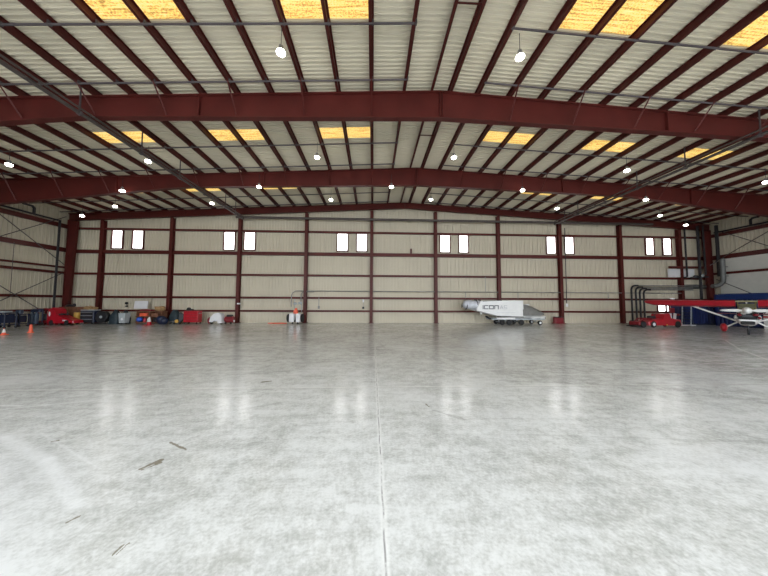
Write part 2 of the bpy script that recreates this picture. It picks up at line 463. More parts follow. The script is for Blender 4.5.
# ------------------------------------------------------------------ end-wall columns and girts
colx = [-28.018 + 6.9598 * i for i in range(10)]
for i, x in enumerate(colx):
    m = MB(); zt = roofz(x) - .66 if i else roofz(x) - .7
    w = .32
    m.span((x - w / 2, 28.28, 0), (x + w / 2, 28.33, zt)); m.span((x - w / 2, 28.62, 0), (x + w / 2, 28.67, zt)); m.span((x - .03, 28.33, 0), (x + .03, 28.62, zt))
    m.span((x - .25, 28.2, 0), (x + .25, 28.7, .05))
    tag(m.build('wall_column', STEEL), 'slim red steel column on the back wall, %s from the left' % ORD[i], 'column', 'back wall columns')
def girt(p0, p1, z, h, d, side, label):
    m = MB()
    if side == 'back':
        m.span((p0, 28.48, z - h / 2), (p1, 28.52, z + h / 2)); m.span((p0, 28.5, z + h / 2 - .03), (p1, 28.70, z + h / 2)); m.span((p0, 28.5, z - h / 2), (p1, 28.70, z - h / 2 + .03))
    else:
        x = XL if side == 'left' else XRT; s_ = 1 if side == 'left' else -1
        m.span((x + s_ * .24, p0, z - h / 2), (x + s_ * .28, p1, z + h / 2)); m.span((x + s_ * .06, p0, z + h / 2 - .03), (x + s_ * .26, p1, z + h / 2))
        m.span((x + s_ * .06, p0, z - h / 2), (x + s_ * .26, p1, z - h / 2 + .03))
    tag(m.build('wall_girt', STEEL), label, 'wall girt', 'girts of the %s wall' % side)
for z, h, w in ((1.25, .20, 'lowest'), (2.64, .22, 'second from the floor'), (5.03, .22, 'middle'), (7.33, .36, 'thick one under the windows'), (9.73, .2, 'topmost above the windows')):
    girt(XL + .3, XRT - .3, z, h, .2, 'back', 'red horizontal girt along the back wall, %s' % w)
for z, h, w in ((1.32, .2, 'lowest'), (2.66, .24, 'second from the floor'), (5.08, .24, 'lower of the close pair'), (5.63, .18, 'upper of the close pair'), (7.42, .42, 'thick one'), (9.85, .4, 'topmost')):
    girt(YF + .2, 28.6, z, h, .2, 'left', 'red horizontal girt along the left wall, %s' % w)
for z, h, w in ((5.55, .22, 'lower, across the white panels'), (7.36, .45, 'thick one above the white panels'), (9.85, .35, 'topmost')):
    girt(YF + .2, 28.6, z, h, .2, 'right', 'red horizontal girt along the right wall, %s' % w)
# white liner panels on the right wall and a short one at the back right corner
m = MB(); m.span((XRT - .34, 4, 0), (XRT - .30, 27.7, 5.40)); m.span((XRT - .34, 4, 5.70), (XRT - .30, 27.7, 7.1))
tag(m.build('liner_panel', LINER), 'plain white liner panelling on the right wall below the thick girt', 'wall panel')
m = MB(); m.span((33.1, 28.38, 5.16), (34.55, 28.46, 6.1)); m.span((34.85, 28.38, 5.16), (36.2, 28.46, 6.1))
tag(m.build('white_board', WHITEP), 'white board fixed high behind the last back wall column', 'board')
m = MB(); m.span((33.0, 28.14, 6.13), (37.0, 28.27, 6.38))
tag(m.build('support_rail', STEEL), 'short dark red rail above the white board in the right corner', 'rail')
m = MB(); m.tube([(35.0, 28.42, 4.1), (37.4, 28.42, 4.1)], .24, 16)
tag(m.build('round_duct', DUCT, smooth=True), 'short horizontal grey duct behind the right corner column', 'duct')
m = MB(); m.tube([(37.65, 27.0, 7.0), (37.65, 27.0, 5.0), (37.6, 27.02, 4.6), (37.4, 27.08, 4.3), (37.1, 27.16, 4.15), (36.7, 27.25, 4.1)], .21, 16); m.box((38.0, 27.0, 6.2), (.55, .06, .06)); m.box((38.0, 27.0, 5.2), (.55, .06, .06))
tag(m.build('duct_elbow', DUCT, smooth=True), 'grey duct elbow on the right wall beside the corner column', 'duct')

# brace rods
def brace(a, b, label, r=.035, mt=DARKROD):
    m = MB().tube([a, b], r, 6); tag(m.build('brace_rod', mt), label, 'bracing rod', 'crossed wall bracing rods')
xl, xr = XL + .38, XRT - .36
brace((xl, 21.6, 10.7), (xl, 28.2, 5.9), 'upper left wall brace rod falling towards the corner')
brace((xl, 21.4, 6.2), (xl, 28.1, 10.8), 'upper left wall brace rod rising towards the corner')
brace((xl, 21.2, 5.3), (xl, 27.4, .7), 'lower left wall brace rod falling towards the corner')
brace((xl, 21.2, .5), (xl, 28.1, 5.0), 'lower left wall brace rod rising towards the corner')
brace((xr, 22.0, 6.5), (xr, 27.6, 10.3), 'upper right wall brace rod rising towards the corner')
brace((xr, 22.0, 10.3), (xr, 28.0, 6.9), 'upper right wall brace rod falling towards the corner')
brace((xr, 28.0, 4.9), (xr, 24.6, 2.8), 'lower right wall brace rod running down from the corner')
brace((xl, 24.35, 2.7), (xl, 24.35, 7.3), 'thin upright sag rod on the left wall between two girts', .02)
brace((37.6, 28.0, 6.5), (37.6, 26.8, 7.1), 'short pale knee brace beside the right corner column', .05, GREYPIPE)

# ------------------------------------------------------------------ pipes
def pipe(pts, r, mt, name, label, cat='pipe', group=None, seg=8):
    m = MB().tube(pts, r, seg); return tag(m.build(name, mt, smooth=True), label, cat, group)
def main_pipe(x, z, label, side):
    e = empty('sprinkler_main', (x, 28.0, z), 0, label, 'pipe', 'sprinkler mains under the roof')
    MB().tube([(0, -28.0, 0), (0, 0, 0)], .085, 10).build('pipe_run', DULLPIPE, e, True)
    MB().tube([(.24 if side == 'left' else -.45, -28.0, .08), (.24 if side == 'left' else -.45, -.3, .08)], .045, 8).build('branch_pipe', DULLPIPE, e, True)
    for y in (-23.3, -19.4, -15.6, -12.3, -9.2, -6.4, -3.4, -1.6):
        h = MB(); h.box((0, y, (roofz(x) - z) / 2 + .1), (.05, .05, roofz(x) - z)); h.lathe([(.10, y - .04), (.13, y - .04), (.13, y + .04), (.10, y + .04)], (0, 0, 0), 'y', 10)
        h.build('pipe_hanger', DARKROD, e)
main_pipe(-13.6, 10.85, 'long dark sprinkler main hanging under the left slope', 'left')
main_pipe(19.85, 10.85, 'long dark sprinkler main hanging under the right slope', 'right')
pipe([(-14.3, 27.9, 11.0), (31, 27.9, 11.0)], .13, DULLPIPE, 'cross_main', 'dark horizontal sprinkler cross main just below the end frame')
pipe([(XL + .6, 15, 10.17), (XL + .6, 27.2, 10.17)], .085, BLACKPIPE, 'black_pipe', 'black horizontal pipe along the top girt of the left wall')
pipe([(XL + .7, 27.3, 10.2), (XL + .7, 27.3, 1.4)], .09, BLACKPIPE, 'black_pipe', 'black upright pipe on the left wall near the corner')
pipe([(XL + .65, 24.5, 10.85), (XL + .65, 25.15, 10.85), (XL + .65, 25.3, 10.7), (XL + .65, 25.3, 10.2)], .1, BLACKPIPE, 'hook_pipe', 'black hook-shaped pipe end above the left wall pipe')
pipe([(XRT - .42, 16, 10.14), (XRT - .42, 27.9, 10.14)], .09, BLACKPIPE, 'black_pipe', 'black horizontal pipe along the top girt of the right wall')
pipe([(XRT - .42, 24.4, 10.85), (XRT - .42, 24.85, 10.85), (XRT - .42, 25.0, 10.7), (XRT - .42, 25.0, 10.2)], .1, BLACKPIPE, 'hook_pipe', 'black hook-shaped pipe end above the right wall pipe')
pipe([(34.95, 28.1, 10.8), (34.95, 28.1, 5.2), (34.6, 28.1, 5.1)], .08, BLACKPIPE, 'riser_pipe', 'thin black riser just right of the last back wall column')
pipe([(36.35, 28.0, 10.9), (36.35, 28.0, 0.05)], .12, BLACKPIPE, 'riser_pipe', 'black riser running to the floor left of the right corner column')
pipe([(36.75, 27.8, 10.9), (36.75, 27.8, 5.4)], .08, BLACKPIPE, 'riser_pipe', 'short thin black riser hugging the right corner column')
pipe([(38.05, 27.6, 10.9), (38.05, 27.6, 5.2)], .14, BLACKPIPE, 'riser_pipe', 'black riser on the wall side of the right corner column')
e = empty('riser_valve', (36.35, 27.95, 5.15), 0, 'small dark valve set on the riser in the right back corner', 'valve')
m = MB(); m.tube([(-1.2, 0, -.1), (.9, 0, .05)], .08, 8); m.bbox((-.55, 0, .02), (.5, .3, .32), .08); m.build('valve_body', DARK, e)
MB().lathe([(.02, -.3), (.16, -.28), (.16, -.24), (.02, -.22)], (-.1, 0, .15), 'y', 12).build('valve_wheel', LGREY, e)

# wall conduit with bends
pipe([(-8.0 - .55, 28.35, 1.7), (-8.55, 28.35, 2.9), (-8.4, 28.35, 3.2), (-8.1, 28.35, 3.36), (34.6, 28.35, 3.36)], .045, GREYPIPE, 'wall_conduit', 'long thin grey conduit along the back wall at mid height', 'conduit')
pipe([(-7.55, 28.35, 1.9), (-7.55, 28.35, 3.0), (-7.4, 28.35, 3.22), (-7.2, 28.35, 3.28), (-6.2, 28.35, 3.28)], .04, GREYPIPE, 'wall_conduit', 'short bent grey conduit above the wheeled power cart', 'conduit')
for k, (x, z, w) in enumerate(((28.45, 4.17, 'outermost'), (28.95, 4.0, 'second'), (29.4, 3.85, 'third'), (29.85, 3.72, 'innermost'))):
    pipe([(x, 28.15, .0), (x, 28.15, z - .45), (x + .06, 28.15, z - .22), (x + .18, 28.15, z - .08), (x + .4, 28.15, z), (x + .8, 28.15, z)], .085, BLACKPIPE, 'bent_pipe',
         'black pipe rising from the floor and bending right, %s of the four' % w, 'pipe', 'four bent pipes beside the red tug')
    pipe([(x + .8, 28.15, z), (35.6, 28.15, z)], .05, GREYPIPE, 'horizontal_conduit', 'grey conduit carrying on from the %s bent pipe' % w, 'conduit', 'conduits from the bent pipes')
for k, (x, z0, z1, w) in enumerate(((10.0, 2.7, 3.3, 'above the folded plane tail'), (15.8, 2.7, 3.3, 'above the folded plane nose'), (12.2, 3.36, 5.0, 'between conduit and middle girt right of the sixth column'),
                                    (26.0, 2.7, 3.3, 'left of the ninth column'), (-5.7, 1.7, 2.7, 'hanging under the second girt right of the fourth column'))):
    pipe([(x, 28.4, z0), (x, 28.4, z1)], .03, GREYPIPE, 'drop_conduit', 'thin grey upright conduit %s' % w, 'conduit', 'conduit drops')
# dark conduit and switch beside column eight
pipe([(21.15, 28.2, 10.5), (21.1, 28.2, 2.2)], .04, DARK, 'drop_conduit', 'dark upright cable beside the eighth back wall column', 'conduit')
m = MB().bbox((21.12, 28.2, 1.98), (.22, .14, .34), .03); tag(m.build('switch_box', WHITEP), 'small white switch box low on the eighth back wall column', 'switch')
m = MB().bbox((-13.85, 28.18, 2.0), (.35, .14, .16), .03); tag(m.build('switch_box', WHITEP), 'small white switch box on the third back wall column', 'switch')
m = MB().bbox((-5.7, 28.4, 1.65), (.2, .12, .3), .03); tag(m.build('outlet_box', GREYPIPE), 'grey outlet box below the thin drop conduit right of the power cart', 'outlet')
e = empty('wall_phone', (-1.02, 28.42, 1.55), 0, 'white and black wall box left of the fifth column', 'wall box')
MB().bbox((0, 0, .8), (.18, .12, .32), .03).build('upper_box', WHITEP, e); MB().bbox((0, 0, .06), (.22, .14, .24), .03).build('lower_box', DARK, e)
MB().tube([(0, 0, .2), (0, 0, .65)], .02, 6).build('cable', GREYPIPE, e)
m = MB().span((4.0, 28.3, 7.5), (4.16, 28.45, 8.0)); tag(m.build('girt_clip', STEEL), 'short dark red upright stub on the thick back girt left of the sixth column', 'bracket')
e = empty('wall_fan', (-25.2, 28.4, 1.5), 0, 'small dark two-part wall device left of the white sign board', 'wall device')
MB().lathe([(.02, -.1), (.13, -.08), (.13, .02), (.02, .04)], (0, 0, .5), 'y', 12).build('upper_disc', DARK, e); MB().bbox((0, 0, .2), (.2, .14, .14), .03).build('lower_box', DARK, e)

# ------------------------------------------------------------------ high bay lamps
def lamp_proto():
    e = empty('high_bay_light', (0, 0, 0))
    MB().lathe([(.03, .30), (.08, .27), (.10, .14), (.13, .08), (.13, .05)], seg=16).build('housing', GREYPIPE, e, True)
    MB().ell((0, 0, 0), (.165, .165, .095), 16, 8).build('lens', LAMP, e, True)
    MB().tube([(0, 0, .32), (0, 0, 1.0)], .012, 5).build('cord', DARK, e)
    return e
LP = [(-3.54, 9.72, 'left of the two nearest lamps'), (5.73, 9.74, 'right of the two nearest lamps'),
      (-14.26, 16.97, 'middle row, on the left by the sprinkler main'), (-3.69, 16.98, 'middle row past the nearest frame, just left of centre'),
      (5.35, 17.07, 'middle row past the nearest frame, just right of centre'), (17.26, 16.99, 'middle row past the nearest frame, right part'),
      (-22.56, 16.98, 'bright one at the left picture edge before the second frame'), (27.4, 17.04, 'bright one at the right picture edge'),
      (-19.5, 20.3, 'below the second frame, far left'), (-9.09, 20.3, 'below the second frame, centre left'), (1.49, 20.3, 'below the second frame, centre'),
      (12.3, 20.3, 'below the second frame, centre right'), (22.93, 20.3, 'below the second frame, far right'),
      (-22.83, 24.07, 'back row near the left skylight'), (-14.5, 24.08, 'back row beside the left sprinkler main'), (-3.91, 24.14, 'back row left of centre'),
      (5.39, 24.32, 'back row right of centre'), (17.52, 24.27, 'back row beside the right sprinkler main'), (27.64, 24.15, 'back row right part'),
      (-27.75, 26.13, 'lowest one beside the left corner column'), (32.68, 26.11, 'lowest one beside the right corner column')]
pr = lamp_proto()
for i, (x, y, w) in enumerate(LP):
    o = pr if i == 0 else copy_tree(pr)
    z = roofz(x) - 1.0
    if 20 < y < 20.5:      # these sit lower, seen just under the beam
        r = 20.3 / (21.04 if abs(x) > 3 else 21.76); z = 2.146 + (z - 2.146) * r; x *= r; y = 20.3
    o.location = (x, y, z)
    tag(o, 'round glowing high-bay light, %s' % w, 'ceiling light', 'high-bay lights')

# ------------------------------------------------------------------ traffic cones
def cone(x, y, h, kind, label):
    e = empty('traffic_cone', (x, y, 0), 0, label, 'traffic cone', 'traffic cones')
    bw = .34 if kind == 'slim' else .60
    MB().bbox((0, 0, .025), (bw * h + .05, bw * h + .05, .05), .02).build('base', ORANGE if kind != 'w' else RED, e)
    m = MB(); r = lambda t: .21 * h * (1 - t) + .035 * h
    if kind == 'slim':
        r = lambda t: .19 * h * (1 - t * .4)
    m.lathe([(r(0), .04), (r(.35), .35 * h), (r(.8), .8 * h), (r(1), h), (.01, h + .01)], seg=16).build('cone_body', ORANGE if kind != 'w' else RED, e, True)
    if kind != 'slim':
        a, b_ = (.38, .92) if kind == 'w' else (.35, .85)
        MB().lathe([(r(a) + .006, a * h), (r(b_) + .006, b_ * h)], seg=16).build('reflective_collar', CONEWHITE, e, True)
    return e
cone(-23.5, 18.1, .44, 'o', 'orange cone with a white collar at the left picture edge')
cone(-23.45, 19.4, .55, 'slim', 'slim plain orange cone left of the red ground tug')
cone(-20.7, 25.7, .80, 'w', 'red cone with a tall white top in front of the cluttered shelf')

# ------------------------------------------------------------------ things along the left back corner
def wheel(c, r, w, axis='y', m=None):
    m = m or MB(); return m.lathe([(r * .5, -w / 2), (r * .92, -w / 2), (r, -w * .3), (r, w * .3), (r * .92, w / 2), (r * .5, w / 2)], c, axis, 18)
def caster_cart(name, x, y, w, d, h, mt, label, cat, shelves=2, rz=0):
    e = empty(name, (x, y, 0), rz, label, cat)
    for sx in (-1, 1):
        for sy in (-1, 1):
            MB().tube([(sx * (w / 2 - .06), sy * (d / 2 - .06), .12), (sx * (w / 2 - .06), sy * (d / 2 - .06), h)], .05, 6).build('leg', mt, e)
            wheel((sx * (w / 2 - .06), sy * (d / 2 - .06), .09), .09, .06, 'x').build('caster', RUBBER, e)
    MB().bbox((0, 0, h), (w, d, .08), .02).build('top', mt, e)
    MB().bbox((0, 0, h * .62), (w - .2, d - .2, h * .55), .04).build('cabinet', mt, e)
    for k in range(shelves - 1): MB().bbox((0, 0, .25 + k * .35), (w - .1, d - .1, .05), .02).build('shelf', mt, e)
    return e
e = caster_cart('work_bench', -29.5, 22.6, 1.3, .8, 1.2, NAVY, 'dark blue rolling work bench at the far left by the wall', 'work bench')
m = MB().bbox((-29.5, 22.6, 1.31), (.8, .5, .12), .03); tag(m.build('parts_tray', LGREY), 'pale grey tray lying on the dark blue work bench', 'tray')
e = caster_cart('work_table', -29.9, 23.9, .9, .7, 1.05, NAVY, 'dark blue rolling table between the bench and the upright blue cart', 'table')
m = MB().bbox((-29.9, 23.9, 1.25), (.4, .3, .3), .06); tag(m.build('tool_box', STEELBLUE), 'small blue grey box on the dark blue rolling table', 'tool box')
e = empty('gas_cart', (-29.9, 24.95, 0), 0, 'upright dark blue cart with pale cylinders left of the red frame', 'cart')
m = MB()
for sx in (-1, 1): m.tube([(sx * .4, .2, 0.1), (sx * .4, .2, 1.45)], .05, 6)
m.tube([(-.4, .2, 1.45), (.4, .2, 1.45)], .05, 6); m.bbox((0, 0, .18), (.9, .6, .08), .02); m.bbox((0, .1, 1.3), (.8, .3, .25), .05); m.build('cart_frame', NAVY, e)
for sx in (-.18, .18): MB().lathe([(.02, .22), (.15, .22), (.16, .9), (.12, 1.08), (.05, 1.12), (.05, 1.22), (.01, 1.23)], (sx, -.05, 0), seg=12).build('cylinder', STEELBLUE, e, True)
for sx in (-.42, .42): wheel((sx, .1, .15), .15, .08, 'x').build('wheel', RUBBER, e)

# red open stand left of the tug
e = empty('engine_stand', (-29.95, 25.9, 0), 0, 'dark red open steel stand beside the red ground tug', 'stand')
for sx in (-.5, .5):
    for sy in (-.3, .3): MB().box((sx, sy, .75), (.12, .12, 1.5)).build('post', DRED, e)
m = MB(); m.box((0, -.3, 1.45), (1.1, .1, .12)); m.box((0, .3, 1.45), (1.1, .1, .12)); m.bbox((0, 0, .3), (1.1, .7, .2), .04); m.build('cross_bars', DRED, e)
m = MB(); m.bbox((0, 0, .72), (.5, .5, .6), .1); m.ell((0, -.2, .6), (.18, .15, .18)); m.build('engine_block', DARK, e)

def tug(x, y, rz, flip, label):
    """low airport tug: sloping body, high rear, seat, wheels"""
    e = empty('ground_tug', (x, y, 0), rz, label, 'tug')
    s = -1 if flip else 1
    prof = [(-1.35, .18), (-1.38, .95), (-1.2, 1.45), (-.75, 1.6), (-.5, 1.45), (-.35, 1.0), (.1, .82), (1.2, .5), (1.6, .42), (1.66, .18)]
    m = MB(); loops = []
    for yy, sc in ((-.62, .94), (-.55, 1.0), (.55, 1.0), (.62, .94)):
        loops.append([(s * u * sc, yy, .18 + (v - .18) * sc) for u, v in (prof if s > 0 else prof)])
    m.loft(loops); m.build('body', RED, e)
    MB().box((s * .7, -.635, .42), (.5, .03, .12), 0).build('side_step', WHITEP, e)
    MB().ell((-s * 1.05, -.6, 1.02), (.12, .05, .24)).build('lamp_panel', WHITEP, e, True)
    MB().bbox((-s * .05, 0, .98), (.5, .9, .14), .05).build('seat', RUBBER, e)
    MB().tube([(s * .4, 0, .8), (s * .28, 0, 1.15)], .03, 6).lathe([(.14, -.02), (.17, 0), (.14, .02)], (s * .28, 0, 1.16), 'z', 14).build('steering_wheel', DARK, e)
    for sx in (-.8, .9):
        for sy in (-.58, .58): wheel((s * sx, sy, .24), .24, .16, 'y').build('wheel', RUBBER, e)
    return e
tg = tug(-28.45, 25.9, 0, False, 'bright red low ground tug with sloping nose by the left corner column'); tg.scale = (.78, .72, 1.0)
# crates behind
e = empty('wooden_crate', (-29.1, 27.45, 0), 0, 'long brown wooden crate behind the red ground tug', 'crate')
m = MB()
for k in range(4): m.box((0, -.3, .3 + k * .38), (2.6, .04, .34))
m.box((0, 0, .08), (2.6, .6, .12)); m.box((0, .3, .85), (2.6, .04, 1.5)); m.box((-1.3, 0, .85), (.05, .6, 1.5)); m.box((1.3, 0, .85), (.05, .6, 1.5)); m.box((0, 0, 1.62), (2.64, .64, .04)); m.build('crate_box', WOOD, e)
for sx in (-1.2, -.4, .4, 1.2): MB().box((sx, -.34, .85), (.1, .04, 1.5)).build('batten', WOOD, e)
m = MB(); m.ell((-29.6, 27.4, 1.72), (.45, .22, .16)); m.ell((-29.25, 27.4, 1.8), (.12, .12, .16)); tag(m.build('tool_bag', DARK, smooth=True), 'black bag lying on the long wooden crate', 'bag')
e = empty('yellow_drum', (-28.35, 26.85, 0), 0, 'yellow drum between the red tug and the dark toolbox', 'drum')
MB().lathe([(.2, 0), (.22, .02), (.22, .35), (.235, .37), (.22, .39), (.22, .78), (.235, .8), (.22, .82), (.22, 1.1), (.2, 1.12), (.01, 1.1)], seg=16).build('drum_body', YELLOW, e, True)
MB().lathe([(.03, 1.1), (.03, 1.2), (.01, 1.22)], seg=8).build('spout', DARK, e)

# dark drawer chest with pale edges
e = empty('tool_chest', (-27.25, 27.0, 0), 0, 'wide blue black tool chest with pale trim lines, left of the first column', 'tool chest')
MB().bbox((0, 0, .72), (1.25, .7, 1.1), .05).build('cabinet', NAVY, e)
for k, z in enumerate((.35, .7, 1.03)):
    d = MB().bbox((0, -.36, z), (1.15, .05, .28), .02).build('drawer', DARK, e); MB().box((0, -.40, z + .11), (1.05, .04, .04)).build('drawer_handle', LGREY, d)
MB().bbox((0, 0, 1.33), (1.25, .7, .08), .02).build('lid', LGREY, e)
for sx in (-.5, .5): wheel((sx, -.25, .15), .15, .1, 'y').build('wheel', WHITEP if sx < 0 else RUBBER, e)
m = MB(); m.ell((-27.6, 27.0, 1.53), (.3, .25, .18)); m.box((-27.15, 27.0, 1.46), (.7, .3, .14), .2); m.box((-27.0, 27.0, 1.62), (.7, .12, .1), .1, 0, .25)
tag(m.build('rolled_canvas', BASKET), 'tan canvas bundle heaped on the wide dark tool chest', 'bundle')

# dark round cover + tarps
e = empty('shop_fan', (-26.0, 26.9, 0), 0, 'big round dark drum fan in front of the first column', 'fan')
MB().lathe([(.3, -.2), (.52, -.22), (.56, -.18), (.56, .18), (.5, .22), (.3, .22)], (0, 0, .68), 'y', 24).build('shroud', DARK, e, True)
for t in (0, PI / 2, PI, 3 * PI / 2): MB().box((.26 * math.cos(t), 0, .68 + .26 * math.sin(t)), (.5, .03, .16), 0, .4, -t).build('blade', TARP, e)
m = MB(); m.tube([(-.45, 0, .05), (-.45, 0, .3)], .03, 6); m.tube([(.45, 0, .05), (.45, 0, .3)], .03, 6); m.bbox((0, 0, .05), (1.1, .5, .06), .02); m.build('stand', DARK, e)
MB().lathe([(.02, -.24), (.12, -.24), (.12, .1), (.02, .1)], (0, 0, .68), 'y', 12).build('motor', LGREY, e)
def blob(name, x, y, w, d, h, mt, label, cat, seed):
    rnd = random.Random(seed); m = MB(); loops = []
    seg = 18
    ph = [rnd.uniform(0, 6.28) for _ in range(6)]
    for i in range(8):
        t = i / 7; z = h * t; sc = (1 - t ** 3.2 * .75) * (1 + .05 * math.sin(9 * t + ph[0]))
        loops.append([(w / 2 * sc * (abs(math.cos(a)) ** .6) * (1 if math.cos(a) > 0 else -1) * (1 + .07 * math.sin(5 * a + ph[1]) + .05 * math.sin(9 * a + ph[2] + t * 3)),
                       d / 2 * sc * (abs(math.sin(a)) ** .6) * (1 if math.sin(a) > 0 else -1) * (1 + .07 * math.sin(4 * a + ph[3])), z * (1 + .08 * math.sin(2 * a + ph[4]) * t)) for a in (2 * PI * k / seg for k in range(seg))])
    m.loft(loops); o = m.build(name, mt, smooth=True, loc=(x, y, 0)); return tag(o, label, cat)
blob('covered_machine', -25.0, 27.1, .85, .8, 1.3, TARP, 'dark green tarpaulin-covered machine right of the drum fan', 'covered machine', 3)
blob('covered_machine', -24.25, 27.3, .5, .8, 1.22, TARP, 'smaller dark tarpaulin-covered machine left of the pale grey bin', 'covered machine', 5)
e = empty('storage_bin', (-23.75, 26.6, 0), 0, 'pale blue grey storage bin left of the cluttered shelf', 'bin')
m = MB(); m.loft([[(-.3 * k, -.28 * k, z), (.3 * k, -.28 * k, z), (.3 * k, .28 * k, z), (-.3 * k, .28 * k, z)] for z, k in ((.14, .85), (1.0, 1))]); m.build('bin_body', LGREY, e)
MB().bbox((0, 0, 1.04), (.66, .62, .08), .03).build('lid', LGREY, e); MB().ell((.05, -.3, .5), (.12, .04, .12)).build('badge', WHITEP, e)
for sx in (-.22, .22): wheel((sx, .0, .09), .09, .06, 'x').build('caster', RUBBER, e)

# shelf with clutter
e = empty('storage_shelf', (-21.8, 27.35, 0), 0, 'long low brown wooden shelf full of clutter between the first two columns', 'shelf')
for sx in (-1.15, 0, 1.15): MB().box((sx, 0, .62), (.08, .7, 1.24)).build('shelf_upright', WOOD, e)
for z in (.12, .72, 1.22): MB().box((0, 0, z), (2.5, .75, .06)).build('shelf_board', WOOD, e)
MB().box((0, .36, .65), (2.4, .03, 1.2)).build('back_panel', WOOD, e)
def small(name, fn, mt, label, cat): m = MB(); fn(m); return tag(m.build(name, mt, smooth=False), label, cat)
small('exercise_ball', lambda m: m.ell((-22.75, 27.1, .42), (.26, .26, .26), 16, 10), BALLBLUE, 'round bright blue ball on the bottom of the cluttered shelf', 'ball')
small('red_can', lambda m: m.lathe([(.12, .16), (.13, .18), (.13, .5), (.05, .56), (.04, .62)], (-22.3, 27.15, 0), 'z', 12), RED, 'small red can beside the blue ball', 'can')
small('white_jug', lambda m: m.lathe([(.13, .16), (.15, .2), (.15, .45), (.05, .58), (.05, .64)], (-21.9, 27.15, 0), 'z', 12), WHITEP, 'pale jug on the bottom of the cluttered shelf', 'jug')
small('black_case', lambda m: m.bbox((-21.1, 27.2, .38), (.6, .45, .42), .05), DARK, 'black case at the right end of the shelf bottom', 'case')
small('orange_bin', lambda m: m.bbox((-22.4, 27.25, .90), (.7, .5, .3), .05), ORANGE, 'orange tray on the middle board of the shelf', 'tray')
small('brown_box', lambda m: m.bbox((-21.3, 27.25, .90), (.7, .5, .3), .03), WOOD, 'brown box on the middle board of the shelf', 'box')
small('red_tray', lambda m: m.bbox((-22.2, 27.3, 1.33), (1.1, .5, .14), .03), DRED, 'flat dark red tray on top of the shelf under the sign board', 'tray')
def basket_fn(m):
    m.ell((-21.0, 27.3, 1.42), (.5, .3, .2)); m.ell((-20.85, 27.3, 1.6), (.3, .25, .14)); m.box((-21.25, 27.2, 1.6), (.3, .2, .2), .4)
small('rope_heap', basket_fn, BASKET, 'tan heap of rope and cloth on top of the shelf right end', 'heap')
m = MB(); m.box((0, 0, .42), (1.3, .05, .78), 0, -.12); o = m.build('sign_board', WHITEP, loc=(-23.0 + .0, 28.15, 1.36)); tag(o, 'white tilted board leaning on the wall above the shelf', 'board')
o.location = (-23.35, 27.9, 1.42)

small('duffel_bag', lambda m: (m.ell((-20.25, 26.5, .42), (.45, .35, .42)), m.ell((-19.95, 26.45, .33), (.35, .3, .33))), NAVY, 'navy blue duffel bag on the floor left of the second column', 'bag')
blob('covered_machine', -19.55, 27.3, .9, .8, 1.32, TARP, 'dark covered machine in front of the second column', 'covered machine', 9)
small('dark_spout', lambda m: m.loft([[(-19.05, 27.1, .0), (-19.05, 27.4, .0), (-19.05, 27.4, 1.1), (-19.05, 27.1, 1.1)], [(-18.6, 27.2, .5), (-18.6, 27.3, .5), (-18.6, 27.3, .85), (-18.6, 27.2, .85)]]), DARK, 'dark pointed cover beside the red tool chest', 'cover')
e = empty('hand_truck', (-18.95, 26.3, 0), 0, 'small low dolly with yellow hub and pale bars below the dark covered machine', 'dolly')
m = MB(); m.tube([(-.6, 0, .2), (.5, 0, .42)], .03, 6); m.tube([(-.5, .2, .12), (.55, .2, .12)], .03, 6); m.build('bars', CHROME, e)
MB().lathe([(.02, -.06), (.16, -.06), (.16, .06), (.02, .06)], (.3, 0, .32), 'y', 14).build('hub', YELLOW, e)
for sx in (-.45, 0, .5): wheel((sx, .1, .1), .1, .06, 'y').build('wheel', RUBBER, e)

# red tool chest
e = empty('red_tool_chest', (-16.65 - .1, 27.1, 0), 0, 'bright red rolling tool chest right of the second column', 'tool chest')
e.location = (-17.7, 27.1, 0)
MB().bbox((0, 0, .73), (1.36, .7, 1.1), .04).build('cabinet', RED, e)
for k in range(4):
    d = MB().bbox((0, -.385, .32 + k * .26), (1.26, .03, .23), .01).build('drawer', RED, e); MB().box((0, -.405, .40 + k * .26), (1.15, .02, .025)).build('drawer_pull', DRED, d)
for sx in (-.55, .55):
    for sy in (-.28, .28): wheel((sx, sy, .09), .09, .06, 'x').build('caster', RUBBER, e)
MB().tube([(.68, -.25, 1.05), (.77, -.25, 1.05), (.77, .25, 1.05), (.68, .25, 1.05)], .025, 6).build('push_handle', CHROME, e)
m = MB(); m.bbox((-17.95, 27.0, 1.40), (.55, .3, .16), .04); m.ell((-18.05, 27.0, 1.52), (.2, .12, .1)); tag(m.build('power_drill', DARK), 'black tool lying on the bright red tool chest', 'tool')

# white covered cart
e = empty('covered_scooter', (-15.2, 26.8, 0), 0, 'small white covered scooter with dark red side left of the third column', 'scooter')
m = MB(); prof = [(-.62, .25), (-.5, .7), (-.2, 1.02), (.2, 1.12), (.52, 1.0), (.6, .5), (.6, .12), (.25, .12), (.2, .35), (-.2, .35), (-.28, .2)]
m.loft([[(u * k, yy, v) for u, v in prof] for yy, k in ((-.32, .9), (-.25, 1), (.25, 1), (.32, .9))]); m.build('cover', WHITEP, e)
MB().ell((-.72, 0, .35), (.14, .25, .33)).build('fender', DRED, e)
for sx in (-.5, .42): wheel((sx, 0, .14), .14, .12, 'y').build('wheel', RUBBER, e)
e = empty('air_compressor', (-14.1, 27.0, 0), 0, 'dark red air compressor right of the white covered scooter', 'compressor')
MB().lathe([(.02, -.45), (.25, -.42), (.32, -.34), (.32, .34), (.25, .42), (.02, .45)], (0, 0, .45), 'x', 16).build('tank', DRED, e, True)
MB().bbox((0, 0, .8), (.5, .35, .22), .05).build('motor', DARK, e)
for sx in (-.25, .25): wheel((sx, -.25, .12), .12, .08, 'x').build('wheel', RUBBER, e)
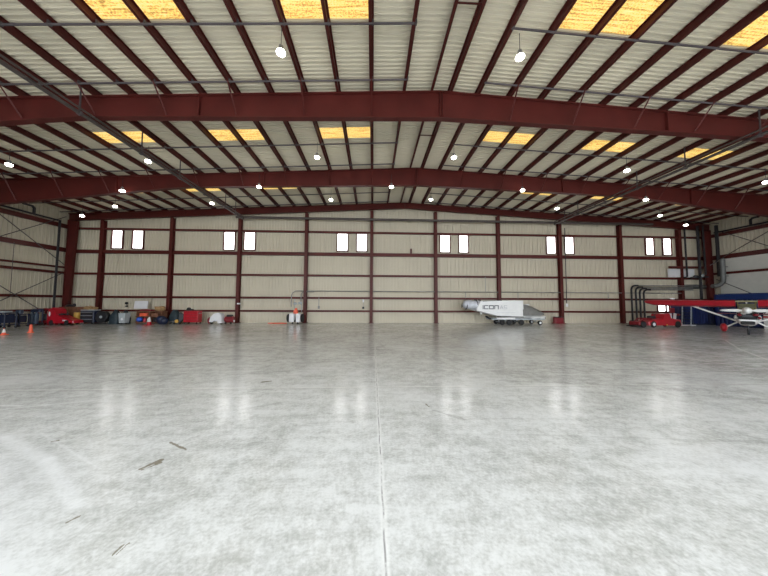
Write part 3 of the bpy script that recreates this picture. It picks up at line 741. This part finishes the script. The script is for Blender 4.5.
MB().bbox((.48, -.1, .3), (.1, .1, .16), .02).build('gauge', WHITEP, e)

# wheeled power cart
e = empty('power_cart', (-7.75, 27.2, 0), 0, 'white wheeled power cart with orange top left of the fourth column', 'cart')
MB().bbox((-.32, 0, .62), (.5, .6, .85), .05).build('left_cabinet', WHITEP, e); MB().bbox((.32, 0, .62), (.45, .6, .85), .05).build('right_cabinet', WHITEP, e)
MB().bbox((0, .0, .3), (1.0, .5, .2), .03).build('chassis', DARK, e)
for sx in (-.68, .68): wheel((sx, 0, .58), .42, .2, 'x').build('wheel', RUBBER, e); 
for sx in (-.25, .25): wheel((sx, -.1, .12), .12, .08, 'x').build('caster', RUBBER, e)
m = MB(); m.bbox((.02, 0, 1.2), (.42, .35, .36), .06); m.lathe([(.16, 1.36), (.12, 1.55), (.03, 1.6)], (.02, 0, 0), 'z', 12); m.build('tank', ORANGE, e)
m = MB(); m.tube([(-.15, .1, 1.1), (-.15, .1, 2.5)], .03, 6); m.tube([(.55, .1, 1.1), (.55, .1, 2.2)], .03, 6); m.ell((-.1, .1, 2.05), (.2, .1, .12)); m.ell((.4, .1, 2.1), (.22, .1, .12)); m.tube([(-.15, .1, 2.1), (.2, .1, 1.95), (.55, .1, 2.1)], .03, 6)
m.build('hose_rack', LGREY, e)
m = MB(); m.tube([(-10.6, 27.6, .05), (-9.9, 27.5, .05), (-9.2, 27.55, .05), (-8.7, 27.4, .05)], .05, 6); tag(m.build('red_hose', ORANGE), 'thin red hose lying on the floor left of the power cart', 'hose')
m = MB(); m.tube([(-1.0, 0, 0), (0, 0, 0)], .1)
# red box by the eighth column
e = empty('fire_hose_box', (19.95, 28.0, 0), 0, 'small dark red box on the floor left of the eighth column', 'box')
MB().bbox((0, 0, .36), (1.0, .5, .66), .12).build('box_body', DRED, e)
MB().bbox((0, 0, .70), (.9, .5, .08), .03).build('lid', DARK, e); MB().bbox((0, 0, .05), (1.1, .56, .06), .02).build('base', DRED, e)

# ------------------------------------------------------------------ folded-wing aeroplane on trailer
e = empty('folded_seaplane', (13.3, 26.9, 0), 0, 'white light aeroplane with folded wings on a trailer, grey nose to the right', 'aeroplane')
OX = 13.3
def q(x): return x - OX
# fuselage, lofted along x: tail boom at the left, cockpit at the right
m = MB(); loops = []
for x, zc, hz, hy in ((9.4, 1.75, .08, .06), (10.2, 1.62, .2, .12), (11.4, 1.42, .32, .22), (12.6, 1.28, .45, .4), (14.0, 1.25, .62, .6), (15.2, 1.25, .72, .66), (16.0, 1.15, .52, .6), (16.8, 1.08, .34, .45), (17.4, 1.02, .14, .2), (17.6, 1.0, .03, .05)):
    loops.append([(q(x), hy * math.cos(t), zc + hz * math.sin(t)) for t in (2 * PI * k / 16 for k in range(16))])
m.loft(loops); m.build('fuselage', WHITE, e, True)
m = MB(); loops = []
for x, zt, zb, hy in ((15.05, 2.1, .9, .72), (15.6, 2.05, .9, .74), (16.2, 1.85, .9, .68), (16.9, 1.55, .92, .55), (17.5, 1.25, .95, .3)):
    loops.append([(q(x), -hy, zb), (q(x), -hy * 1.02, (zb + zt) / 2), (q(x), -hy * .55, zt - .05), (q(x), 0, zt), (q(x), hy * .55, zt - .05), (q(x), hy * 1.02, (zb + zt) / 2), (q(x), hy, zb)])
m.loft(loops); m.build('canopy', GREYCOV, e, True, label='grey covered canopy')
MB().box((q(15.75), 0, 2.02), (.8, .08, .1)).build('wing_strut_stub', WHITE, e); MB().box((q(15.55), 0, 1.85), (.35, .12, .3)).build('pylon', LGREY, e)
def slab(poly, y0, y1, inset=.06):
    cx = sum(p[0] for p in poly) / len(poly); cz = sum(p[1] for p in poly) / len(poly)
    f = lambda k: [(cx + (u - cx) * k, cz + (v - cz) * k) for u, v in poly]
    return MB().loft([[(q(u), yy, v) for u, v in f(k)] for yy, k in ((y0, 1 - inset * .5), (y0 + (y1 - y0) * .25, 1), (y0 + (y1 - y0) * .75, 1), (y1, 1 - inset * .5))])
poly = [(10.35, 1.62), (10.75, 2.38), (12.8, 2.44), (15.12, 2.45), (15.12, .78), (12.3, .86), (10.35, 1.38)]
w = slab(poly, -.72, -.58).build('near_wing', WHITE, e)
slab([(10.3, 1.7), (10.5, 2.4), (15.0, 2.5), (15.0, 1.0), (12.3, 1.0), (10.4, 1.4)], .58, .72).build('far_wing', WHITE, e)
MB().loft([[(q(a), -.74, b_), (q(a), -.56, b_), (q(a), -.56, b_ - .07), (q(a), -.74, b_ - .07)] for a, b_ in ((10.37, 1.42), (11.4, 1.18), (12.35, .92), (15.1, .84))]).build('wing_edge_strip', GREYCOV, w)
MB().loft([[(q(a), -.74, b_), (q(a), -.56, b_), (q(a), -.56, b_ - .06), (q(a), -.74, b_ - .06)] for a, b_ in ((10.95, 2.38), (11.8, 2.43), (12.9, 2.47))]).build('wing_edge_strip', GREYCOV, w)
# silver bag over the tail
m = MB(); loops = []
for x, zt, zb, hy in ((9.2, 2.15, 1.75, .2), (9.35, 2.4, 1.62, .4), (9.8, 2.5, 1.55, .55), (10.3, 2.42, 1.48, .6), (10.75, 2.48, 1.3, .62), (11.0, 2.4, 1.6, .6)):
    zm = (zt + zb) / 2; hz = (zt - zb) / 2
    loops.append([(q(x), hy * math.cos(t), zm + hz * math.sin(t)) for t in (2 * PI * k / 16 for k in range(16))])
m.loft(loops); m.build('tail_cover', SILVER, e, True, label='silver cover over the tail')
for x in (9.5, 10.5, 10.9): MB().lathe([(.55 if x > 10 else .42, q(x) - .04), (.6 if x > 10 else .46, q(x) - .03), (.6 if x > 10 else .46, q(x) + .03), (.55 if x > 10 else .42, q(x) + .04)], (0, 0, 1.95), 'x', 16).build('strap', DARK, e)
MB().box((q(10.8), -.66, 1.3), (.16, .1, .55)).build('tail_brace', WHITE, e)
MB().tube([(q(9.05), 0, 1.85), (q(9.4), 0, 1.85)], .05, 6).tube([(q(9.05), 0, 1.65), (q(9.05), 0, 2.0)], .03, 6).build('tail_bracket', DARK, e)
# lettering on the near wing: ICON bold, A5 pale
def letters(parent):
    y = -.735
    def stroke(m, a, b_, wd):
        ax, az = a; bx_, bz = b_; d = Vector((bx_ - ax, bz - az)); L_ = d.length; ang = math.atan2(d.y, d.x)
        m.box((q((ax + bx_) / 2), y, (az + bz) / 2), (L_ + wd * .98, .015, wd), 0, 0, -ang)
    h0, h1, wd = 1.60, 1.92, .08
    m = MB(); x = 10.98
    stroke(m, (x, h0), (x, h1), wd); x += .14
    stroke(m, (x, h0), (x, h1), wd); stroke(m, (x, h1), (x + .36, h1), wd); stroke(m, (x, h0), (x + .36, h0), wd); x += .50
    for a, b_ in (((x, h0), (x, h1)), ((x + .4, h0), (x + .4, h1)), ((x, h0), (x + .4, h0)), ((x, h1), (x + .4, h1))): stroke(m, a, b_, wd)
    x += .54
    stroke(m, (x, h0), (x, h1), wd); stroke(m, (x, h1), (x + .36, h1), wd); stroke(m, (x + .36, h0), (x + .36, h1), wd)
    m.build('brand_lettering', TEXTG, parent); x += .55
    m = MB(); wd = .05
    stroke(m, (x, h0), (x + .15, h1), wd); stroke(m, (x + .15, h1), (x + .3, h0), wd); stroke(m, (x + .07, h0 + .1), (x + .23, h0 + .1), wd); x += .42
    for a, b_ in (((x, h1), (x + .26, h1)), ((x, h1), (x, 1.72)), ((x, 1.72), (x + .26, 1.72)), ((x + .26, 1.72), (x + .26, h0)), ((x, h0), (x + .26, h0))): stroke(m, a, b_, wd)
    m.build('model_lettering', TEXTL, parent)
    MB().box((q(13.3), y, 1.22), (1.9, .012, .025)).build('thin_stripe', TEXTL, parent)
letters(w)
# trailer
t = empty('aeroplane_trailer', (14.4, 26.9, 0), 0, 'low white and grey trailer under the folded-wing aeroplane', 'trailer')
TX = 14.4
m = MB(); 
for sy in (-.6, .6): m.box((.2, sy, .56), (5.4, .12, .14))
for sx in (-2.3, -1, .3, 1.6, 2.7): m.box((sx, 0, .55), (.12, 1.2, .1))
for sx in (-1.5, -.8, .45, 2.35): m.tube([(sx, -.7, .24), (sx, .7, .24)], .04, 6); m.box((sx, 0, .4), (.08, .08, .3))
m.build('chassis', LGREY, t)
MB().bbox((-1.1, -.68, .64), (1.9, .1, .18), .03).build('side_rail', WHITE, t)
m = MB(); m.box((2.3, -.5, .75), (1.4, .3, .12), 0, 0, -.1); m.box((2.9, 0, .62), (.4, .8, .2)); m.build('nose_cradle', WHITE, t)
MB().tube([(-3.0, -.3, .85), (-2.5, -.3, .56)], .1, 6).build('tail_support', DARK, t)
for sx, r in ((-1.5, .22), (-.8, .26), (.45, .26), (2.35, .22)):
    for sy in (-.72, .72): wheel((sx, sy, r), r, .18, 'y').build('wheel', RUBBER, t)
for sy in (-.72, .72): MB().lathe([(.02, -.1), (.12, -.1), (.12, .1), (.02, .1)], (2.35, sy, .22), 'y', 12).build('hub', WHITEP, t)
MB().tube([(2.7, 0, .5), (3.3, 0, .5), (3.4, 0, .7)], .05, 6).build('tow_bar', DARK, t)

# ------------------------------------------------------------------ right side: tug, containers, light aircraft
e = empty('aircraft_tug', (26.4, 23.9, 0), 0, 'low bright red aircraft tug with dark front under the red wing tip', 'tug'); e.scale = (.86, .75, 1)
prof = [(-1.5, .2), (-1.45, .55), (-.9, .72), (.1, .8), (.25, 1.25), (.9, 1.28), (1.05, .85), (2.1, .7), (2.2, .2)]
MB().loft([[(u * k, yy, .2 + (v - .2) * k) for u, v in prof] for yy, k in ((-.75, .95), (-.68, 1), (.68, 1), (.75, .95))]).build('body', RED, e)
m = MB(); m.bbox((-1.95, 0, .36), (1.1, 1.4, .34), .08); m.tube([(-2.3, -.4, .4), (-1.6, -.4, .8), (-.9, -.4, .8)], .07, 6); m.tube([(-2.3, .4, .4), (-1.6, .4, .8), (-.9, .4, .8)], .07, 6); m.build('lift_cradle', DRED, e)
MB().bbox((-2.6, 0, .12), (.5, 1.3, .1), .03).build('front_plate', RUBBER, e)
for sx in (-2.1, -1.0, 1.7):
    for sy in (-.72, .72): 
        wh = wheel((sx, sy, .3), .3, .2, 'y').build('wheel', RUBBER, e)
        if sx == -1.0: MB().lathe([(.02, -.11), (.15, -.11), (.15, .11), (.02, .11)], (sx, sy, .3), 'y', 14).build('hub', WHITEP, wh)
MB().bbox((-.45, .1, .92), (.5, .6, .24), .06).build('seat', DARK, e)
m = MB(); m.box((1.25, -.4, 1.05), (.28, .1, .5)); m.box((1.75, -.4, .95), (.25, .1, .7), 0, 0, .2); m.build('white_guards', WHITEP, e)
MB().tube([(.0, 0, .8), (-.12, 0, 1.2)], .03, 6).lathe([(.16, -.02), (.19, 0), (.16, .02)], (-.12, 0, 1.22), 'z', 14).build('steering_wheel', DARK, e)
for sx in (.5, 1.55): MB().ell((sx, -.74, .25), (.1, .04, .07)).build('marker_light', YELLOW, e)

def container(x0, x1, y0, y1, h, label):
    e = empty('storage_container', ((x0 + x1) / 2, (y0 + y1) / 2, 0), 0, label, 'container')
    w, d = x1 - x0, y1 - y0; m = MB()
    pts = []
    def side(a, b_):
        L_ = math.hypot(b_[0] - a[0], b_[1] - a[1]); n = max(2, int(L_ / .3)); nx, ny = (b_[1] - a[1]) / L_, -(b_[0] - a[0]) / L_
        for i in range(n):
            for f, o in ((0, 0), (.4, 0), (.5, -.05), (.9, -.05)):
                tt = (i + f) / n; pts.append((a[0] + (b_[0] - a[0]) * tt + nx * o, a[1] + (b_[1] - a[1]) * tt + ny * o))
    c4 = [(-w / 2, -d / 2), (w / 2, -d / 2), (w / 2, d / 2), (-w / 2, d / 2)]
    for i in range(4): side(c4[i], c4[(i + 1) % 4])
    m.loft([[(px, py, .12) for px, py in pts], [(px, py, h - .5) for px, py in pts]]); m.build('corrugated_walls', BLUE, e)
    m = MB(); m.box((0, 0, h - .28), (w + .06, d + .06, .46)); m.build('top_rail', BLUEL, e)
    MB().box((0, 0, .07), (w + .04, d + .04, .14)).build('base_rail', NAVY, e)
    MB().box((0, 0, h + .01), (w - .2, d - .2, .06)).build('roof_sheet', BLUEL, e)
    for sx in (-1, 1):
        for sy in (-1, 1): MB().box((sx * w / 2, sy * d / 2, h / 2), (.14, .14, h)).build('corner_post', BLUE, e)
    return e
container(34.75, 37.9, 19.5, 25.6, 3.15, 'long blue container along the right wall behind the aircraft engine')
container(32.6, 36.0, 26.6, 27.75, 2.45, 'lower dark blue container at the back between the last columns')
e = empty('electrical_cabinet', (36.6, 26.5, 0), 0, 'tall blue grey cabinet between the two blue containers', 'cabinet')
MB().bbox((0, 0, 1.5), (.8, .7, 2.9), .05).build('cabinet_body', STEELBLUE, e); MB().bbox((0, -.37, 1.5), (.7, .04, 2.6), .02).build('door', LGREY, e)
e = empty('step_ladder', (31.6, 25.6, 0), .5, 'dark grey stepladder standing in front of the back blue container', 'ladder')
for sy in (-.3, .3): MB().tube([(-.5, sy, 0), (0, sy, 1.9)], .04, 6).build('front_rail', LGREY, e); MB().tube([(.5, sy, 0), (0, sy, 1.9)], .035, 6).build('rear_rail', STEELBLUE, e)
for k in range(1, 6): MB().box((-.5 + .1 * k * .83, 0, .32 * k), (.16, .6, .04)).build('step', DARK, e)
e = empty('shop_stool', (30.7, 25.9, 0), 0, 'dark red upholstered stool left of the stepladder', 'stool')
MB().lathe([(.02, 1.0), (.32, 1.0), (.35, 1.08), (.32, 1.16), (.02, 1.18)], seg=16).build('seat', DRED, e)
for k in range(4):
    t_ = PI / 4 + k * PI / 2; MB().tube([(.35 * math.cos(t_), .35 * math.sin(t_), 0), (.15 * math.cos(t_), .15 * math.sin(t_), 1.0)], .03, 6).build('leg', DARK, e)
MB().bbox((0, .28, 1.5), (.55, .08, .5), .04).build('backrest', DRED, e)
m = MB(); m.box((30.9, 25.3, .06), (2.2, .25, .08), .05); tag(m.build('floor_plank', WHITEP), 'thin white plank on the floor right of the red aircraft tug', 'plank')

# light aircraft, nose (-y local) towards the open floor
AX, AY = 27.84, 18.75
HD = 56 * PI / 180
a = empty('light_aircraft', (AX, AY, 0), -HD, 'red high-wing light aircraft with white propeller facing the camera at right', 'aeroplane')
# local: x right, y = backwards from camera line of sight ; viewer's left wing is -x
def airfoil(x, yc, zc, ch, th):
    pts = []
    for k in range(9):
        s_ = k / 8; pts.append((x, yc - ch * .35 + ch * s_, zc + th * 2.6 * (math.sqrt(s_) * (1 - s_)) * .62))
    for k in range(7, 0, -1):
        s_ = k / 8; pts.append((x, yc - ch * .35 + ch * s_, zc - th * .35 * math.sqrt(s_) * (1 - s_) * 1.2))
    return pts
ZW = 2.28
for sx, nm in ((-1, 'wing'), (1, 'wing')):
    w = MB().loft([airfoil(sx * x, 0, ZW + dz, ch, th) for x, dz, ch, th in ((.5, -.24, 1.5, .72), (3.6, -.2, 1.5, .70), (4.9, -.14, 1.45, .62), (5.3, -.04, 1.2, .42), (5.48, .05, .7, .16))]).build(nm, WINGRED, a, True)
    MB().loft([airfoil(sx * x, .86, ZW + .04 + dz, .42, .07) for x, dz in ((2.6, .02), (4.7, .05))]).build('aileron', WINGRED, w, True)
    for yy in (-.25, .45):
        MB().tube([(sx * .42, yy * .5, .86), (sx * 3.15, yy, ZW - .02)], [.055, .05], 8).build('lift_strut', WHITE, a, True)
    MB().tube([(sx * 2.35, .1, 1.86), (sx * 2.35, .1, ZW + .02)], .035, 6).build('jury_strut', WHITE, a)
    MB().tube([(sx * .4, .0, .85), (sx * 1.08, 0.05, .36)], .05, 8).build('gear_leg', WHITE, a)
    MB().tube([(sx * .4, .5, .85), (sx * 1.08, 0.1, .36)], .04, 8).build('gear_leg', WHITE, a)
    wheel((sx * 1.12, .05, .32), .3, .2, 'x').build('main_wheel', RUBBER, a)
    MB().ell((sx * 1.12, .0, .36), (.19, .46, .33), 14, 10).build('wheel_fairing', RED, a, True)
MB().ell((-3.75, -.1, ZW + .33), (.16, .1, .07)).build('fuel_cap', WHITEP, a)
# fuselage
m = MB(); loops = []
for y, hw, zb, zt in ((-1.25, .33, .85, 1.35), (-.9, .42, .68, 1.55), (-.4, .47, .55, 1.75), (.1, .5, .55, 2.0), (.9, .48, .6, 2.1), (1.6, .38, .75, 1.8), (3.2, .22, 1.0, 1.55), (4.8, .06, 1.2, 1.45)):
    zm = (zb + zt) / 2; hz = (zt - zb) / 2
    loops.append([(hw * (abs(math.cos(t)) ** .7) * (1 if math.cos(t) > 0 else -1), y, zm + hz * (abs(math.sin(t)) ** .7) * (1 if math.sin(t) > 0 else -1)) for t in (2 * PI * (k + .5) / 16 for k in range(16))])
m.loft(loops); fus = m.build('fuselage', WHITE, a, True)
MB().box((.49, .6, 1.2), (.03, 1.8, .14)).build('red_stripe', RED, fus); MB().box((-.49, .6, 1.2), (.03, 1.8, .14)).build('red_stripe', RED, fus)
MB().loft([[(-.36, y, z), (.36, y, z), (.38, y + .05, z - .4), (-.38, y + .05, z - .4)] for y, z in ((-.48, 1.95), (-.40, 2.2))] ).build('windshield', GLASS, a)
m = MB()
m.tube([(-.36, -.5, 1.62), (-.4, -.15, ZW + .05), (.4, -.15, ZW + .05), (.36, -.5, 1.62)], .05, 6); m.tube([(.5, -.1, ZW + .1), (.2, -.55, 1.7)], .04, 6); m.box((0, .1, ZW + .1), (1.0, .9, .1)); m.build('cabin_frame', OLIVE, a)
# engine bay
m = MB(); m.bbox((0, -1.35, 1.25), (.62, .7, .45), .1); m.tube([(-.45, -1.4, 1.4), (.45, -1.4, 1.4)], .17, 10); m.tube([(-.4, -1.7, 1.15), (.4, -1.7, 1.15)], .1, 8); m.build('engine', DARK, a)
for c_, r_ in (((.34, -1.6, 1.42), (.14, .18, .1)), ((-.33, -1.6, 1.4), (.1, .18, .1)), ((.5, -1.5, 1.2), (.08, .1, .1))): MB().ell(c_, r_).build('cylinder_cover', DRED, a, True)
m = MB(); m.tube([(.3, -1.6, 1.55), (.62, -1.5, 1.66), (.75, -1.5, 1.55)], .06, 8); m.tube([(.2, -1.5, 1.6), (.45, -1.3, 1.8)], .05, 8); m.build('intake_hoses', DARK, a)
m = MB(); m.loft([[(hw * math.cos(t), y, zc + hz * math.sin(t)) for t in (PI + PI * k / 10 for k in range(11))] for y, hw, zc, hz in ((-1.0, .52, 1.12, .5), (-1.6, .5, 1.1, .45), (-1.95, .38, 1.06, .3), (-2.05, .3, 1.04, .2))], caps=True)
m.build('lower_cowl', WHITE, a, True)
MB().bbox((0, -2.0, .86), (.62, .2, .24), .06).build('radiator_inlet', RUBBER, a)
MB().box((0, -2.06, 1.05), (.7, .06, .08)).build('cowl_lip', WHITE, a)
for sx in (-1, 1): MB().ell((sx * .5, -1.2, 1.18), (.1, .3, .2)).build('cowl_cheek', WHITE, a, True)
MB().ell((-.14, -1.75, 1.52), (.14, .14, .09)).build('gearbox_cover', WHITE, a, True)
m = MB(); m.tube([(-.3, -1.55, 1.6), (-.1, -1.7, 1.5), (.15, -1.7, 1.55), (.3, -1.5, 1.62)], .04, 6); m.build('exhaust_pipe', CHROME, a, True)
# propeller and spinner
ps = MB().lathe([(.02, -2.58), (.12, -2.52), (.2, -2.35), (.23, -2.15), (.16, -2.1)], (0, 0, 1.72), 'y', 18).build('spinner', WHITE, a, True)
def blade(s_):
    loops = []
    for r, ch, tw in ((.2, .10, .6), (.4, .2, .45), (.75, .19, .3), (1.05, .13, .2), (1.18, .04, .15)):
        loops.append([(s_ * r, -2.3 + dy * math.cos(tw) * .0 + dy * .12, 1.72 + dz * ch / 2 + dy * 0) for dy, dz in ((-.3, 0), (0, 1), (.3, 0), (0, -1))])
    return MB().loft(loops)
blade(-1).build('propeller_blade', WHITE, a, True); blade(1).build('propeller_blade', WHITE, a, True)
MB().tube([(0, -2.1, 1.72), (0, -1.5, 1.45)], .12, 10).build('propeller_shaft', DARK, a)
MB().tube([(0, -1.4, .75), (0, -1.5, .26)], .03, 8).build('nose_strut', DARK, a)
wheel((0, -1.5, .2), .2, .12, 'x').build('nose_wheel', RUBBER, a)
# tail
for s_ in (-1, 1):
    MB().loft([[(s_ * x, 4.2 + dy, 1.35 + dz) for dy, dz in ((0, 0), (.3, .04), (.8 - abs(x) * .1, 0), (.3, -.04))] for x in (.05, 1.3, 1.75)]).build('tailplane', WINGRED, a, True)
MB().prism([(3.9, 1.4), (4.6, 2.35), (5.05, 2.35), (5.1, 1.3)], 'x', -.04, .04).build('fin', WHITE, a)

e = empty('leaning_panel', (34.42, 20.0, 0), 0, 'long white panel with a red stripe leaning on the blue container at the right edge', 'panel')
MB().box((0, 0, .86), (.07, 4.3, 1.72)).build('board', WHITE, e); MB().box((-.045, 0, 1.05), (.03, 4.3, .14)).build('red_stripe', RED, e)

# ------------------------------------------------------------------ light, world, camera
w = bpy.data.worlds.new('sky'); scene.world = w; w.use_nodes = True
nt = w.node_tree; bg = nt.nodes['Background']
sky = nt.nodes.new('ShaderNodeTexSky'); sky.sky_type = 'HOSEK_WILKIE'; sky.turbidity = 6; sky.sun_direction = Vector((.3, .6, .74)).normalized()
mixn = nt.nodes.new('ShaderNodeMix'); mixn.data_type = 'RGBA'; mixn.inputs['Factor'].default_value = .75
mixn.inputs[7].default_value = (.93, .97, 1.0, 1)
nt.links.new(sky.outputs[0], mixn.inputs[6]); nt.links.new(mixn.outputs[2], bg.inputs['Color'])
bg.inputs['Strength'].default_value = 6.3
# sun on the apron outside (does not reach the interior directly)
sl = bpy.data.lights.new('sun', 'SUN'); sl.energy = 3.0; sl.angle = .02; sl.color = (1, .96, .88)
so = bpy.data.objects.new('sun', sl); COL.objects.link(so)
so.rotation_euler = (Vector((.25, .75, .9))).to_track_quat('Z', 'Y').to_euler()

cam = bpy.data.cameras.new('camera'); cam.sensor_width = 36; cam.lens = 266.23 / 768 * 36; cam.clip_end = 500
co = bpy.data.objects.new('camera', cam); COL.objects.link(co)
yaw, pitch, roll = .0414, .0558, -.0043
M = Matrix.Rotation(-yaw, 4, 'Z') @ Matrix.Rotation(PI / 2 + pitch, 4, 'X') @ Matrix.Rotation(-roll, 4, 'Z')
co.rotation_euler = M.to_euler(); co.location = (0, 0, 2.1464)
scene.camera = co

# working units -> metres
for me in bpy.data.meshes: me.transform(Matrix.Scale(S, 4))
for o in bpy.data.objects: o.location = [c * S for c in o.location]

vs = scene.view_settings
vs.view_transform = 'Standard'; vs.look = 'None'; vs.gamma = 1; vs.use_curve_mapping = False
vs.exposure = 0.0
